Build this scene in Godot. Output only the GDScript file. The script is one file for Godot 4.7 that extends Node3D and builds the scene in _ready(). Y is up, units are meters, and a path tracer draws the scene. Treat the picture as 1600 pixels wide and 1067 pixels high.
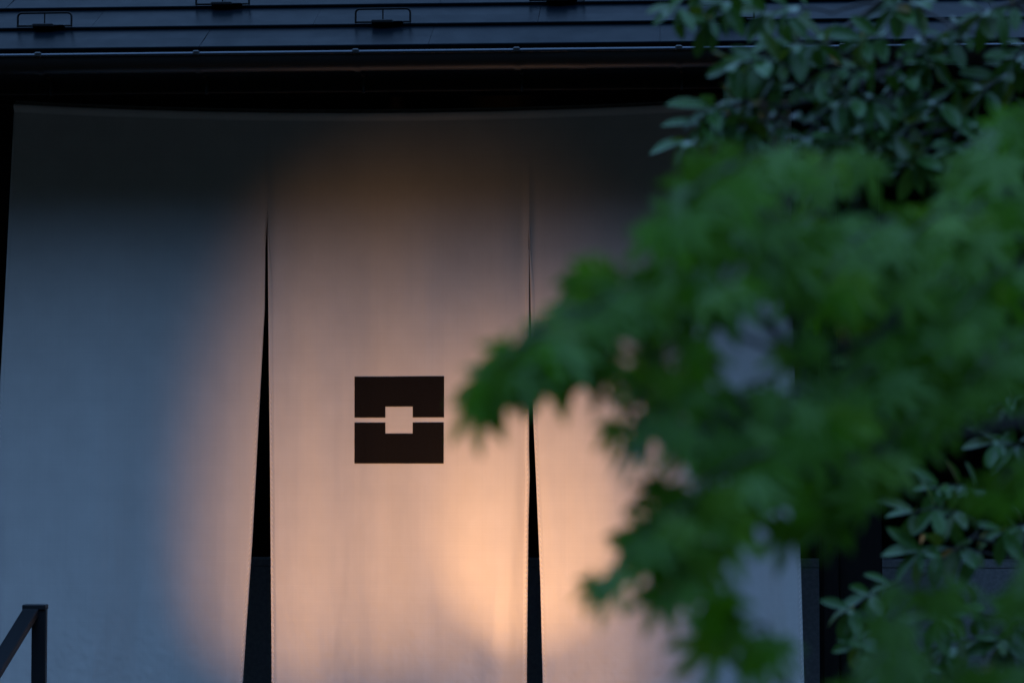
extends Node3D

# An entrance at dusk: a large pale cloth door curtain under the eaves of a dark metal roof, lit from below by unseen ground lamps, seen past a maple and an evergreen.

var M := {}
var rng := RandomNumberGenerator.new()
var names := {}
var crepe := FastNoiseLite.new()
var slow := FastNoiseLite.new()


# ---------------------------------------------------------------- helpers

func lin(r: float, g: float, b: float) -> Color:
	return Color(r, g, b).linear_to_srgb()


func mat(called: String, c: Color, rough: float, spec := 0.5) -> StandardMaterial3D:
	var m := StandardMaterial3D.new()
	m.resource_name = called
	m.albedo_color = c
	m.roughness = rough
	m.metallic_specular = spec
	M[called] = m
	return m


func numbered(called: String) -> String:
	var n: int = names.get(called, 0)
	names[called] = n + 1
	return called if n == 0 else "%s_%03d" % [called, n]


func thing(called: String, label: String, category: String, at := Vector3.ZERO, group := "") -> Node3D:
	var o := Node3D.new()
	o.name = numbered(called)
	add_child(o, true)
	o.position = at
	o.set_meta("label", label)
	o.set_meta("category", category)
	if group:
		o.set_meta("group", group)
	return o


func put(called: String, mesh: Mesh, m: Material, parent: Node3D, at := Vector3.ZERO) -> MeshInstance3D:
	var o := MeshInstance3D.new()
	o.name = called
	o.mesh = mesh
	o.material_override = null
	if m:
		for k in mesh.get_surface_count():
			o.set_surface_override_material(k, m)
	o.position = at
	parent.add_child(o, true)
	return o


func start() -> SurfaceTool:
	var st := SurfaceTool.new()
	st.begin(Mesh.PRIMITIVE_TRIANGLES)
	return st


func done(st: SurfaceTool) -> ArrayMesh:
	st.generate_normals()
	return st.commit()


# a sheet: rows of points, u to the right and v downwards as seen from its front
func sheet(st: SurfaceTool, rows: Array, smooth := true, base := 0) -> int:
	st.set_smooth_group(0 if smooth else 0xFFFFFFFF)
	var nu: int = rows[0].size()
	if smooth:
		for j in rows.size():
			for i in nu:
				st.set_uv(Vector2(float(i) / (nu - 1), float(j) / (rows.size() - 1)))
				st.add_vertex(rows[j][i])
		for j in rows.size() - 1:
			for i in nu - 1:
				var a := base + j * nu + i
				for k in [a, a + 1, a + nu + 1, a, a + nu + 1, a + nu]:
					st.add_index(k)
		return base + rows.size() * nu
	for j in rows.size() - 1:
		for i in nu - 1:
			for p in [rows[j][i], rows[j][i + 1], rows[j + 1][i + 1], rows[j][i], rows[j + 1][i + 1], rows[j + 1][i]]:
				st.add_vertex(p)
	return 0


func quad(st: SurfaceTool, a: Vector3, b: Vector3, c: Vector3, d: Vector3) -> void:
	for p in [a, b, c, a, c, d]:
		st.add_vertex(p)


# box with chamfered edges: flat faces
func box(st: SurfaceTool, c: Vector3, s: Vector3, ch := 0.004, turn := Basis.IDENTITY) -> void:
	st.set_smooth_group(0xFFFFFFFF)
	var h := s / 2.0
	var faces := [[0, 1, 2], [1, 2, 0], [2, 0, 1]]
	var e := minf(ch, minf(h.x, minf(h.y, h.z)) * 0.9)
	for f in faces:
		for sg in [1.0, -1.0]:
			var pts := []
			for uv in [[-1, -1], [1, -1], [1, 1], [-1, 1]]:
				var p := Vector3.ZERO
				p[f[0]] = sg * h[f[0]]
				p[f[1]] = uv[0] * (h[f[1]] - e)
				p[f[2]] = uv[1] * (h[f[2]] - e)
				pts.append(c + turn * p)
			if sg < 0:
				quad(st, pts[0], pts[1], pts[2], pts[3])
			else:
				quad(st, pts[3], pts[2], pts[1], pts[0])
	for f in faces:   # edges along axis f[0]
		for a in [1.0, -1.0]:
			for b in [1.0, -1.0]:
				var q := []
				for g in [[0, -1.0], [1, -1.0], [1, 1.0], [0, 1.0]]:
					var p := Vector3.ZERO
					p[f[0]] = g[1] * (h[f[0]] - e)
					p[f[1]] = a * (h[f[1]] - (e if g[0] == 1 else 0.0))
					p[f[2]] = b * (h[f[2]] - (e if g[0] == 0 else 0.0))
					q.append(c + turn * p)
				if a * b > 0:
					quad(st, q[3], q[2], q[1], q[0])
				else:
					quad(st, q[0], q[1], q[2], q[3])
	for a in [1.0, -1.0]:
		for b in [1.0, -1.0]:
			for d in [1.0, -1.0]:
				var p := [Vector3(a * h.x, b * (h.y - e), d * (h.z - e)), Vector3(a * (h.x - e), b * h.y, d * (h.z - e)), Vector3(a * (h.x - e), b * (h.y - e), d * h.z)]
				if a * b * d > 0:
					p.reverse()
				for k in p:
					st.add_vertex(c + turn * k)


func box_mesh(s: Vector3, ch := 0.004) -> ArrayMesh:
	var st := start()
	box(st, Vector3.ZERO, s, ch)
	return done(st)


# round bar along points, radius from r0 to r1
func tube(st: SurfaceTool, pts: Array, r0: float, r1: float, sides := 8, base := 0) -> int:
	var rows := []
	var side := Vector3.ZERO
	for k in pts.size():
		var d: Vector3 = (pts[mini(k + 1, pts.size() - 1)] - pts[maxi(k - 1, 0)]).normalized()
		if side == Vector3.ZERO:
			side = d.cross(Vector3(0.31, 0.9, 0.27)).normalized()
		side = (side - d * side.dot(d)).normalized()
		var other := d.cross(side)
		var r := lerpf(r0, r1, float(k) / (pts.size() - 1))
		var row := []
		for i in sides + 1:
			var a := TAU * i / sides
			row.append(pts[k] + (side * cos(a) + other * sin(a)) * r)
		rows.append(row)
	return sheet(st, rows, true, base)


func curve(a: Vector3, b: Vector3, c: Vector3, n := 6) -> Array:   # from a to c, bowed towards b
	var out := []
	for k in n + 1:
		var t := float(k) / n
		out.append(a.lerp(b, t).lerp(b.lerp(c, t), t))
	return out


# a profile of (z, y) points swept along x from x0 to x1
func swept(st: SurfaceTool, profile: Array, x0: float, x1: float, smooth := false, ends := true) -> void:
	var rows := []
	for p in profile:
		rows.append([Vector3(x0, p.y, p.x), Vector3(x1, p.y, p.x)])
	sheet(st, rows, smooth)
	if ends and not smooth:
		for k in range(1, profile.size() - 1):
			for p in [[profile[0], profile[k], profile[k + 1]]]:
				st.add_vertex(Vector3(x0, p[0].y, p[0].x)); st.add_vertex(Vector3(x0, p[1].y, p[1].x)); st.add_vertex(Vector3(x0, p[2].y, p[2].x))
				st.add_vertex(Vector3(x1, p[0].y, p[0].x)); st.add_vertex(Vector3(x1, p[2].y, p[2].x)); st.add_vertex(Vector3(x1, p[1].y, p[1].x))


func noise_texture(seed_: int, freq: float, lo: Color, hi: Color, octaves := 4, size := 512) -> NoiseTexture2D:
	var n := FastNoiseLite.new()
	n.seed = seed_
	n.frequency = freq
	n.fractal_octaves = octaves
	var t := NoiseTexture2D.new()
	t.width = size
	t.height = size
	t.seamless = true
	t.noise = n
	var g := Gradient.new()
	g.set_color(0, lo)
	g.set_color(1, hi)
	t.color_ramp = g
	return t


# ---------------------------------------------------------------- cloth curtain

const TOP := 2.936
const FOOT := 0.22

func along(pts: Array, y: float) -> float:   # x of an edge given as (y, x) points from the top down
	if y >= pts[0].x:
		return pts[0].y
	for k in range(1, pts.size()):
		if y >= pts[k].x:
			var a: Vector2 = pts[k - 1]
			var b: Vector2 = pts[k]
			return lerpf(a.y, b.y, (a.x - y) / (a.x - b.x))
	return pts[-1].y


var left_edges := [
	[Vector2(2.99, -2.087), Vector2(2.066, -2.122), Vector2(1.8, -2.134), Vector2(0.2, -2.165)],
	[Vector2(2.5, -1.014), Vector2(2.06, -1.010), Vector2(1.53, -1.003), Vector2(0.57, -0.990), Vector2(0.2, -0.985)],
	[Vector2(2.45, 0.0715), Vector2(2.05, 0.0785), Vector2(1.67, 0.0875), Vector2(1.36, 0.102), Vector2(0.98, 0.118), Vector2(0.576, 0.128), Vector2(0.2, 0.133)]]
var right_edges := [
	[Vector2(2.55, -1.014), Vector2(2.36, -1.027), Vector2(2.11, -1.030), Vector2(1.80, -1.047), Vector2(1.58, -1.060), Vector2(1.13, -1.085), Vector2(0.57, -1.123), Vector2(0.2, -1.145)],
	[Vector2(2.45, 0.0715), Vector2(1.53, 0.069), Vector2(1.42, 0.0715), Vector2(1.22, 0.066), Vector2(0.66, 0.060), Vector2(0.2, 0.058)],
	[Vector2(2.99, 1.148), Vector2(2.2, 1.144), Vector2(1.98, 1.151), Vector2(1.25, 1.172), Vector2(0.576, 1.187), Vector2(0.2, 1.194)]]


func top_of(x: float) -> float:
	return TOP + 0.05 * pow((x + 0.45) / 1.63, 2.0)


func bell(x: float, w: float) -> float:
	return exp(-x * x / (w * w))


# how far the cloth stands forward of the plane it hangs in
func fold(panel: int, s: float, x: float, y: float) -> float:
	var hang := clampf((2.95 - y) / 2.4, 0.0, 1.1)
	var z := 0.0
	if panel == 0:
		z += hang * (0.05 * sin(TAU * (0.75 * s + 0.05)) + 0.014 * sin(TAU * (2.7 * s + 0.1 + 0.1 * y)) + 0.002 * sin(TAU * (6.3 * s + 0.15 * y)))
	elif panel == 1:
		z += hang * (0.036 * sin(TAU * (1.05 * s + 0.42)) + 0.021 * sin(TAU * (2.9 * s + 0.62 - 0.06 * y)) + 0.002 * sin(TAU * (7.1 * s - 0.1 * y)))
	else:
		z += hang * (0.036 * sin(TAU * (0.8 * s + 0.15)) + 0.014 * sin(TAU * (3.0 * s + 0.3 + 0.08 * y)) + 0.002 * sin(TAU * (6.7 * s + 0.2)))
	# free edges curl back a little
	var free := clampf(hang * 1.6 - 0.25, 0.0, 1.0)
	z -= free * 0.014 * (bell(s, 0.045) + bell(1.0 - s, 0.045))
	# a pinched pleat above each slit
	for e in [Vector2(-1.014, 2.52), Vector2(0.0715, 2.45)]:
		var up: float = clampf((y - e.y) / 0.28, 0.0, 1.0)
		var low: float = clampf((e.y - y) / 0.5, 0.0, 1.0)
		z += 0.015 * bell(x - e.x, 0.016) * (1.0 - up) * (1.0 - low)
		z -= 0.006 * bell(x - e.x, 0.05) * (1.0 - up) * (1.0 - low)
	z += 0.016 * hang * slow.get_noise_2d(x * 190.0, y * 26.0)
	z += 0.006 * smoothstep(1.05, 0.45, y) * (0.25 + 0.75 * smoothstep(-1.2, -0.3, x)) * slow.get_noise_2d(x * 230.0 - y * 60.0, y * 170.0 - 70.0)
	var rough := 0.15 + smoothstep(1.25, 0.6, y)
	z += 0.0013 * rough * crepe.get_noise_2d(x * 1500.0, y * 1150.0)
	return z


func cloth_point(panel: int, s: float, y: float, off := 0.0) -> Vector3:
	var x := lerpf(along(left_edges[panel], y), along(right_edges[panel], y), s)
	return Vector3(x, y, fold(panel, s, x, y) + off)


func cloth_at(panel: int, x: float, y: float, off: float) -> Vector3:
	var a := along(left_edges[panel], y)
	var b := along(right_edges[panel], y)
	return Vector3(x, y, fold(panel, (x - a) / (b - a), x, y) + off)


func panel_mesh(panel: int) -> ArrayMesh:
	var st := start()
	var rows := []
	var nu := 120
	var nv := 300
	for j in nv + 1:
		var t := float(j) / nv
		var row := PackedVector3Array()
		for i in nu + 1:
			var s := float(i) / nu
			var x0 := lerpf(left_edges[panel][0].y, right_edges[panel][0].y, s)
			row.append(cloth_point(panel, s, lerpf(top_of(x0) - 0.048, FOOT, t)))
		rows.append(row)
	sheet(st, rows)
	return done(st)


# doubled edge of a panel, its rim puckered by the stitches
func hem_mesh(panel: int, at_left: bool, y0: float) -> ArrayMesh:
	var st := start()
	var rows := []
	var n := 420
	for j in n + 1:
		var y := lerpf(y0, FOOT, float(j) / n)
		var w := 0.017 * clampf((y0 - y) / 0.25, 0.05, 1.0)
		var pucker := (0.0022 + 0.0014 * crepe.get_noise_1d(y * 900.0)) * absf(sin(y * TAU / 0.021 / 2.0)) * smoothstep(1.7, 0.9, y)
		var a := along(left_edges[panel], y)
		var b := along(right_edges[panel], y)
		var row := PackedVector3Array()
		var ds := [[-0.0004 - pucker * 0.3, -0.003], [-0.0002 - pucker * 0.3, 0.0015 + pucker * 0.6], [0.004, 0.0032 + pucker], [w * 0.6, 0.003], [w, 0.0005]]
		if not at_left:
			ds.reverse()
		for d in ds:
			var x: float = a + d[0] if at_left else b - d[0]
			row.append(cloth_at(panel, x, y, d[1]))
		rows.append(row)
	sheet(st, rows)
	return done(st)


func stitch_mesh(panel: int, at_left: bool, y0: float) -> ArrayMesh:
	var st := start()
	var y := y0
	while y > FOOT + 0.02:
		var x := along(left_edges[panel], y) + 0.0075 if at_left else along(right_edges[panel], y) - 0.0075
		var p := cloth_at(panel, x, y, 0.0042)
		box(st, p, Vector3(0.0046, 0.012, 0.0032), 0.001, Basis(Vector3.BACK, 0.35 if at_left else -0.35))
		y -= 0.021
	return done(st)


# a block of the emblem: columns and rows of cells, one cell left out
func emblem_mesh(xs: Array, ys: Array, skip: Vector2i) -> ArrayMesh:
	var st := start()
	st.set_smooth_group(0xFFFFFFFF)
	for j in ys.size() - 1:
		for i in xs.size() - 1:
			if Vector2i(i, j) == skip:
				continue
			var nx := int(ceil((xs[i + 1] - xs[i]) / 0.01))
			var ny := int(ceil((ys[j] - ys[j + 1]) / 0.01))
			for b in ny:
				for a in nx:
					var q := []
					for k in [[0, 0], [1, 0], [1, 1], [0, 1]]:
						q.append(cloth_at(1, lerpf(xs[i], xs[i + 1], float(a + k[0]) / nx), lerpf(ys[j], ys[j + 1], float(b + k[1]) / ny), 0.0016))
					quad(st, q[0], q[1], q[2], q[3])
	return done(st)


func build_curtain() -> void:
	var t := thing("noren_curtain", "large pale cloth door curtain of three panels with a dark square emblem", "curtain", Vector3.ZERO)
	for p in 3:
		var o := put("panel", panel_mesh(p), M.cloth, t)
		o.set_meta("label", ["plain left cloth panel in cool light", "middle cloth panel bearing the dark emblem", "right cloth panel partly behind maple leaves"][p])
		var tops: Array = [[2.93, 2.5], [2.5, 2.44], [2.44, 2.93]][p]
		put("left_hem", hem_mesh(p, true, tops[0]), M.cloth, o)
		put("right_hem", hem_mesh(p, false, tops[1]), M.cloth, o)
		put("stitching", stitch_mesh(p, true, minf(tops[0], 1.75)), M.thread, o)
		put("stitching", stitch_mesh(p, false, minf(tops[1], 1.75)), M.thread, o)
		if p == 1:
			var upper := put("emblem_block", emblem_mesh([-0.653, -0.526, -0.409, -0.279], [1.8275, 1.7035, 1.6585], Vector2i(1, 1)), M.ink, o)
			upper.set_meta("label", "upper half of the dark square emblem")
			var lower := put("emblem_block", emblem_mesh([-0.653, -0.526, -0.409, -0.280], [1.638, 1.5925, 1.4695], Vector2i(1, 0)), M.ink, o)
			lower.set_meta("label", "lower half of the dark square emblem")
	# the sleeve that holds the rod
	var st := start()
	var rows := []
	for k in 15:
		var a := float(k) / 14
		var row := PackedVector3Array()
		for i in 200:
			var x := lerpf(-2.087, 1.148, i / 199.0)
			var y := top_of(x)
			var bulge := 0.012 * sin(PI * minf(1.0, a * 1.05))
			var back := -0.012 * cos(PI * minf(1.0, a * 1.6)) - 0.006
			var yy := y - 0.052 * a
			row.append(Vector3(x, yy, (back if a < 0.3 else 0.003) + bulge + 0.0015 * sin(x * 21.0 + a * 2.0)))
		rows.append(row)
	sheet(st, rows)
	put("rod_sleeve", done(st), M.cloth, t)

	var r := thing("curtain_rod", "thin dark rod that carries the pale cloth curtain under the eaves", "rod")
	st = start()
	var pts := []
	for i in 25:
		var x := lerpf(-2.16, 1.22, i / 24.0)
		pts.append(Vector3(x, top_of(x) - 0.022, -0.004))
	tube(st, pts, 0.008, 0.008, 8)
	put("bar", done(st), M.iron, r)
	for x in [-2.15, 1.21]:
		st = start()
		tube(st, [Vector3(x, top_of(x) + 0.20, -0.03), Vector3(x, top_of(x) + 0.03, -0.03), Vector3(x, top_of(x) - 0.02, -0.012), Vector3(x, top_of(x) - 0.034, 0.004)], 0.005, 0.005, 6)
		put("hook", done(st), M.iron, r)


# ---------------------------------------------------------------- building

const SLOPE := 0.489   # 28 degrees

func up_roof(s: float, n: float) -> Vector2:   # (z, y) at s up the slope and n above it
	return Vector2(0.75 - s * cos(SLOPE) + n * sin(SLOPE), 3.062 + s * sin(SLOPE) + n * cos(SLOPE))


func build_gatehouse() -> void:
	var g := thing("gatehouse", "dark timber entrance building with low metal roof above the cloth curtain", "building")
	var st := start()
	swept(st, [up_roof(4.6, -0.012), up_roof(0.02, -0.012), up_roof(0.02, -0.05), up_roof(4.6, -0.05)], -6.0, 6.0)
	var b := up_roof(4.6, -0.012)   # the slope away from the street
	swept(st, [Vector2(b.x - 4.0, b.y - 2.1), b, Vector2(b.x, b.y - 0.05), Vector2(b.x - 4.0, b.y - 2.15)], -6.0, 6.0)
	var roof := put("roof", done(st), M.roof, g)
	var pw := 0.886
	var kinds := []
	for k in 3:
		st = start()
		var e := 0.0012 * k
		swept(st, [up_roof(0.268, 0.0002), up_roof(0.12, 0.006 + e), up_roof(0.006, 0.0125), up_roof(0.001, 0.0105), up_roof(0.0, 0.008), up_roof(0.0, -0.007), up_roof(0.012, -0.007), up_roof(0.012, -0.011), up_roof(0.268, -0.0115)], 0.0, pw - 0.0012)
		kinds.append(done(st))
	var step := up_roof(0.26, 0.0) - up_roof(0.0, 0.0)
	for c in 4:
		for i in range(-6, 6):
			var x := -1.158 + i * pw + (pw * 0.46 if c % 2 == 1 else 0.0)
			put("roof_panel", kinds[posmod(i * 7 + c * 5, 3)], M.roof_panel if posmod(i + c, 3) else M.roof_panel_worn, roof, Vector3(x, step.y * c, step.x * c))
	st = start()
	for c in range(4, 18):
		var o := step * c
		var pr := []
		for q in [up_roof(0.268, 0.0002), up_roof(0.006, 0.0125), up_roof(0.0, 0.008), up_roof(0.0, -0.007), up_roof(0.268, -0.0115)]:
			pr.append(q + o)
		swept(st, pr, -5.9, 5.9)
	put("upper_courses", done(st), M.roof_panel, roof)
	st = start()
	tube(st, [Vector3(-6.02, b.y + 0.03, b.x), Vector3(6.02, b.y + 0.03, b.x)], 0.09, 0.09, 10)
	put("ridge_cap", done(st), M.roof_panel, roof)

	put("fascia", box_mesh(Vector3(12.0, 0.15, 0.03)), M.timber, g, Vector3(0, 2.978, 0.69))
	st = start()
	swept(st, [Vector2(0.675, 2.935), Vector2(-3.6, 2.935 + 4.275 * tan(SLOPE)), Vector2(-3.6, 2.96 + 4.275 * tan(SLOPE)), Vector2(0.675, 2.96)], -6.0, 6.0)
	put("soffit", done(st), M.timber, g)
	for i in 14:
		st = start()
		var x := -5.8 + i * 0.9
		box(st, Vector3.ZERO, Vector3(0.06, 0.09, 0.7), 0.004, Basis(Vector3.RIGHT, SLOPE))
		put("rafter", done(st), M.timber, g, Vector3(x, 3.24, 0.0))
	put("lintel", box_mesh(Vector3(12.0, 0.3, 0.12), 0.006), M.timber, g, Vector3(0, 3.16, -0.11))
	var post := put("post", box_mesh(Vector3(0.07, 3.0, 0.22), 0.008), M.timber, g, Vector3(1.31, 1.5, -0.31))
	post.set_meta("label", "dark timber post at the right of the curtain")
	put("door_jamb", box_mesh(Vector3(0.18, 3.0, 0.16), 0.006), M.timber, g, Vector3(1.437, 1.5, -0.34))
	put("post", box_mesh(Vector3(0.12, 3.0, 0.22), 0.008), M.timber, g, Vector3(-2.45, 1.5, -0.31))
	for x in [-5.9, 5.9]:
		put("side_wall", box_mesh(Vector3(0.16, 3.2, 3.6), 0.01), M.timber, g, Vector3(x, 1.6, -1.9))
	put("back_wall", box_mesh(Vector3(11.6, 5.2, 0.16), 0.01), M.timber, g, Vector3(0, 2.6, -3.7))


func build_gutter() -> void:
	var t := thing("rain_gutter", "dark half-round metal rain gutter along the eave above the curtain", "gutter")
	var cz := 0.80
	var cy := 3.026
	var r := 0.06
	var st := start()
	var rows := []
	for k in 21:   # outside from the front lip round to the back
		var a := PI * k / 20.0
		rows.append([Vector3(-5.95, cy - r * sin(a), cz + r * cos(a)), Vector3(5.95, cy - r * sin(a), cz + r * cos(a))])
	var n := sheet(st, rows)
	rows = []
	for k in 21:
		var a := PI - PI * k / 20.0
		rows.append([Vector3(-5.95, cy - (r - 0.003) * sin(a), cz + (r - 0.003) * cos(a)), Vector3(5.95, cy - (r - 0.003) * sin(a), cz + (r - 0.003) * cos(a))])
	n = sheet(st, rows, true, n)
	put("trough", done(st), M.gutter, t)
	st = start()
	tube(st, [Vector3(-5.95, cy + 0.002, cz + r + 0.001), Vector3(5.95, cy + 0.002, cz + r + 0.001)], 0.0075, 0.0075, 12)
	put("rolled_lip", done(st), M.gutter_lip, t)
	for i in range(-6, 8):
		var x := -0.538 + 0.611 * i
		st = start()
		rows = []
		for k in 17:
			var a := PI * k / 16.0 - 0.12
			rows.append([Vector3(x - 0.012, cy - (r + 0.0035) * sin(a), cz + (r + 0.0035) * cos(a)), Vector3(x + 0.012, cy - (r + 0.0035) * sin(a), cz + (r + 0.0035) * cos(a))])
		sheet(st, rows)
		var bk := put("bracket", done(st), M.gutter, t)
		st = start()
		box(st, Vector3(x, cy + 0.004, cz + r + 0.002), Vector3(0.026, 0.022, 0.022), 0.005)
		put("clip", done(st), M.gutter, bk)
		st = start()
		box(st, Vector3(x + 0.012, cy - 0.095, 0.713), Vector3(0.012, 0.075, 0.012), 0.003)
		box(st, Vector3(x + 0.012, cy - 0.066, 0.745), Vector3(0.012, 0.012, 0.06), 0.003)
		put("arm", done(st), M.gutter, bk)
	for x in [-2.95, 0.30, 3.5]:
		st = start()
		rows = []
		for k in 17:
			var a := PI * k / 16.0
			rows.append([Vector3(x - 0.035, cy - (r + 0.002) * sin(a), cz + (r + 0.002) * cos(a)), Vector3(x + 0.035, cy - (r + 0.002) * sin(a), cz + (r + 0.002) * cos(a))])
		sheet(st, rows)
		put("joint_sleeve", done(st), M.gutter, t)


func build_snow_guards() -> void:
	# a wire loop that stands on a course, with its foot plate
	var st := start()
	var w := 0.108
	var h := 0.052
	var pts := [Vector3(-w, -0.004, 0)]
	for k in 5:
		var a := PI / 2 * k / 4
		pts.append(Vector3(-w + 0.016 * (1 - cos(a)), h - 0.016 * (1 - sin(a)), 0))
	for k in 5:
		var a := PI / 2 * k / 4
		pts.append(Vector3(w - 0.016 * (1 - sin(a)), h - 0.016 * (1 - cos(a)), 0))
	pts.append(Vector3(w, -0.004, 0))
	tube(st, pts, 0.0042, 0.0042, 7)
	var loop := done(st)
	st = start()
	tube(st, [Vector3(-w, 0.0, 0), Vector3(w, 0.0, 0)], 0.0042, 0.0042, 6)
	var rail := done(st)
	st = start()
	box(st, Vector3(0, -0.004, 0.012), Vector3(0.085, 0.016, 0.05), 0.004)
	box(st, Vector3(0.055, -0.002, 0.006), Vector3(0.05, 0.006, 0.03), 0.002)
	var foot := done(st)
	st = start()
	tube(st, [Vector3(0, -0.002, 0), Vector3(0, h, 0)], 0.003, 0.003, 6)
	var stay := done(st)
	var spots := [
		[0, -1.825, "lower roof course at the far left"], [0, -0.475, "lower roof course above the square emblem"], [0, 0.87, "lower roof course behind evergreen leaves"],
		[1, -1.155, "upper course, above the left slit"], [1, 0.20, "upper course, above the right slit"]]
	for s in spots:
		var z := up_roof(0.26 * (s[0] + 1) + 0.004, 0.013)
		var t := thing("snow_guard", "dark wire snow guard loop on the " + s[2], "snow guard", Vector3(s[1], z.y + 0.006, z.x), "wire snow guards on the roof")
		put("wire_loop", loop, M.iron, t)
		put("cross_wire", rail, M.iron, t)
		put("stay", stay, M.iron, t)
		put("foot_plate", foot, M.iron, t)


func build_handrail() -> void:
	var t := thing("handrail", "dark flat bar handrail with a bent top at the lower left before curtain", "handrail", Vector3(-1.803, 0, 0.6))
	put("post", box_mesh(Vector3(0.056, 0.915, 0.03), 0.003), M.rail, t, Vector3(0, 0.457, 0))
	# the sloping bar comes down towards the steps
	var a := Vector3(-0.028, 0.905, 0.0)
	var b := a + Vector3(-0.155, -0.60, 0.95)
	var d := (b - a).normalized()
	var side := Vector3(1, 0, 0)
	side = (side - d * side.dot(d)).normalized()
	var st := start()
	box(st, (a + b) / 2, Vector3(0.062, 0.03, a.distance_to(b)), 0.003, Basis(side, -side.cross(d) if false else d.cross(side), d))
	put("sloping_bar", done(st), M.rail, t)
	st = start()
	box(st, Vector3(-0.018, 0.914, -0.002), Vector3(0.092, 0.02, 0.05), 0.003)
	put("bent_top", done(st), M.rail, t)
	st = start()
	box(st, Vector3(0, 0.005, 0), Vector3(0.12, 0.01, 0.09), 0.002)
	put("foot_plate", done(st), M.rail, t)
	put("post", box_mesh(Vector3(0.056, 0.30, 0.03), 0.003), M.rail, t, Vector3(-0.155, 0.15, 0.93))


func build_low_wall() -> void:
	var t := thing("stone_wall", "low dark grey stone wall inside the entrance behind the curtain", "wall", Vector3(0, 0, -1.1))
	put("body", box_mesh(Vector3(11.5, 1.0, 0.18), 0.002), M.stone, t, Vector3(0, 0.5, 0))
	put("coping", box_mesh(Vector3(11.5, 0.034, 0.186), 0.003), M.stone_cap, t, Vector3(0, 1.019, 0))


func build_unseen_lamp(at: Vector3, aim: Vector3, energy: float, cone: float, gap: float, flap: Vector2, label: String) -> void:  # lamps out of view, placed to cast the warm light on the curtain
	var t := thing("unseen_ground_lamp", label, "lamp", at, "unseen ground lamps in front of the curtain")
	var c := Vector3(0, 0.24, 0)
	var d := (aim - at - c).normalized()
	var turn := Basis.looking_at(d, Vector3.UP)
	var st := start()
	tube(st, [Vector3.ZERO, Vector3(0, 0.13, 0), c - d * 0.05], 0.012, 0.012, 10)
	put("spike", done(st), M.iron, t)
	st = start()
	tube(st, [c - d * 0.09, c - d * 0.085, c - d * 0.03], 0.02, gap * 0.9, 16)
	put("housing", done(st), M.iron, t)
	var lens := SphereMesh.new()
	lens.radius = gap * 0.8
	lens.height = gap * 1.6
	lens.radial_segments = 16
	lens.rings = 8
	put("glowing_lens", lens, M.glow, t, c)
	if flap.x != 0.0:   # an unseen upright flap, placed to cut the beam off on one side
		st = start()
		box(st, Vector3(flap.y + flap.x * 0.08, 0.36, -0.2), Vector3(0.16, 0.46, 0.004), 0.001)
		box(st, Vector3(flap.y + flap.x * 0.13, 0.12, -0.2), Vector3(0.012, 0.24, 0.012), 0.002)
		put("unseen_flap", done(st), M.iron, t)
	var l := SpotLight3D.new()
	l.name = "beam"
	l.light_color = Color(1.0, 0.73, 0.475)
	l.light_energy = energy
	l.spot_angle = cone
	l.spot_angle_attenuation = 1.0
	l.spot_range = 12.0
	l.spot_attenuation = 2.0
	l.light_size = gap
	l.shadow_enabled = true
	t.add_child(l, true)
	l.transform = Transform3D(turn, c)


func build_unseen_woods() -> void:
	# unseen trees behind the viewer, placed to block low sky and darken the curtain top
	var n := FastNoiseLite.new()
	n.seed = 31
	n.frequency = 0.12
	var st := start()
	var rows := []
	for j in 15:
		var v := 1.0 - j / 14.0
		var row := PackedVector3Array()
		for i in 111:
			var a := lerpf(-1.75, 1.75, i / 110.0)
			var top := 14.0 + 7.0 * n.get_noise_1d(i * 1.6) + 3.0 * n.get_noise_1d(i * 6.0 + 300.0)
			var r := 23.0 - 2.5 * sin(PI * v) + 2.0 * n.get_noise_2d(i * 5.0, j * 6.0)
			row.append(Vector3(r * sin(-a) * 1.2, top * v - 0.1, r * cos(a) + 1.0))
		rows.append(row)
	sheet(st, rows)
	var o := put("unseen_woods", done(st), M.unseen_woods, self)
	o.set_meta("kind", "stuff")
	o.set_meta("label", "unseen dark trees behind the viewer, placed to block the low sky")
	o.set_meta("category", "unseen_woods")


# ---------------------------------------------------------------- trees

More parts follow.
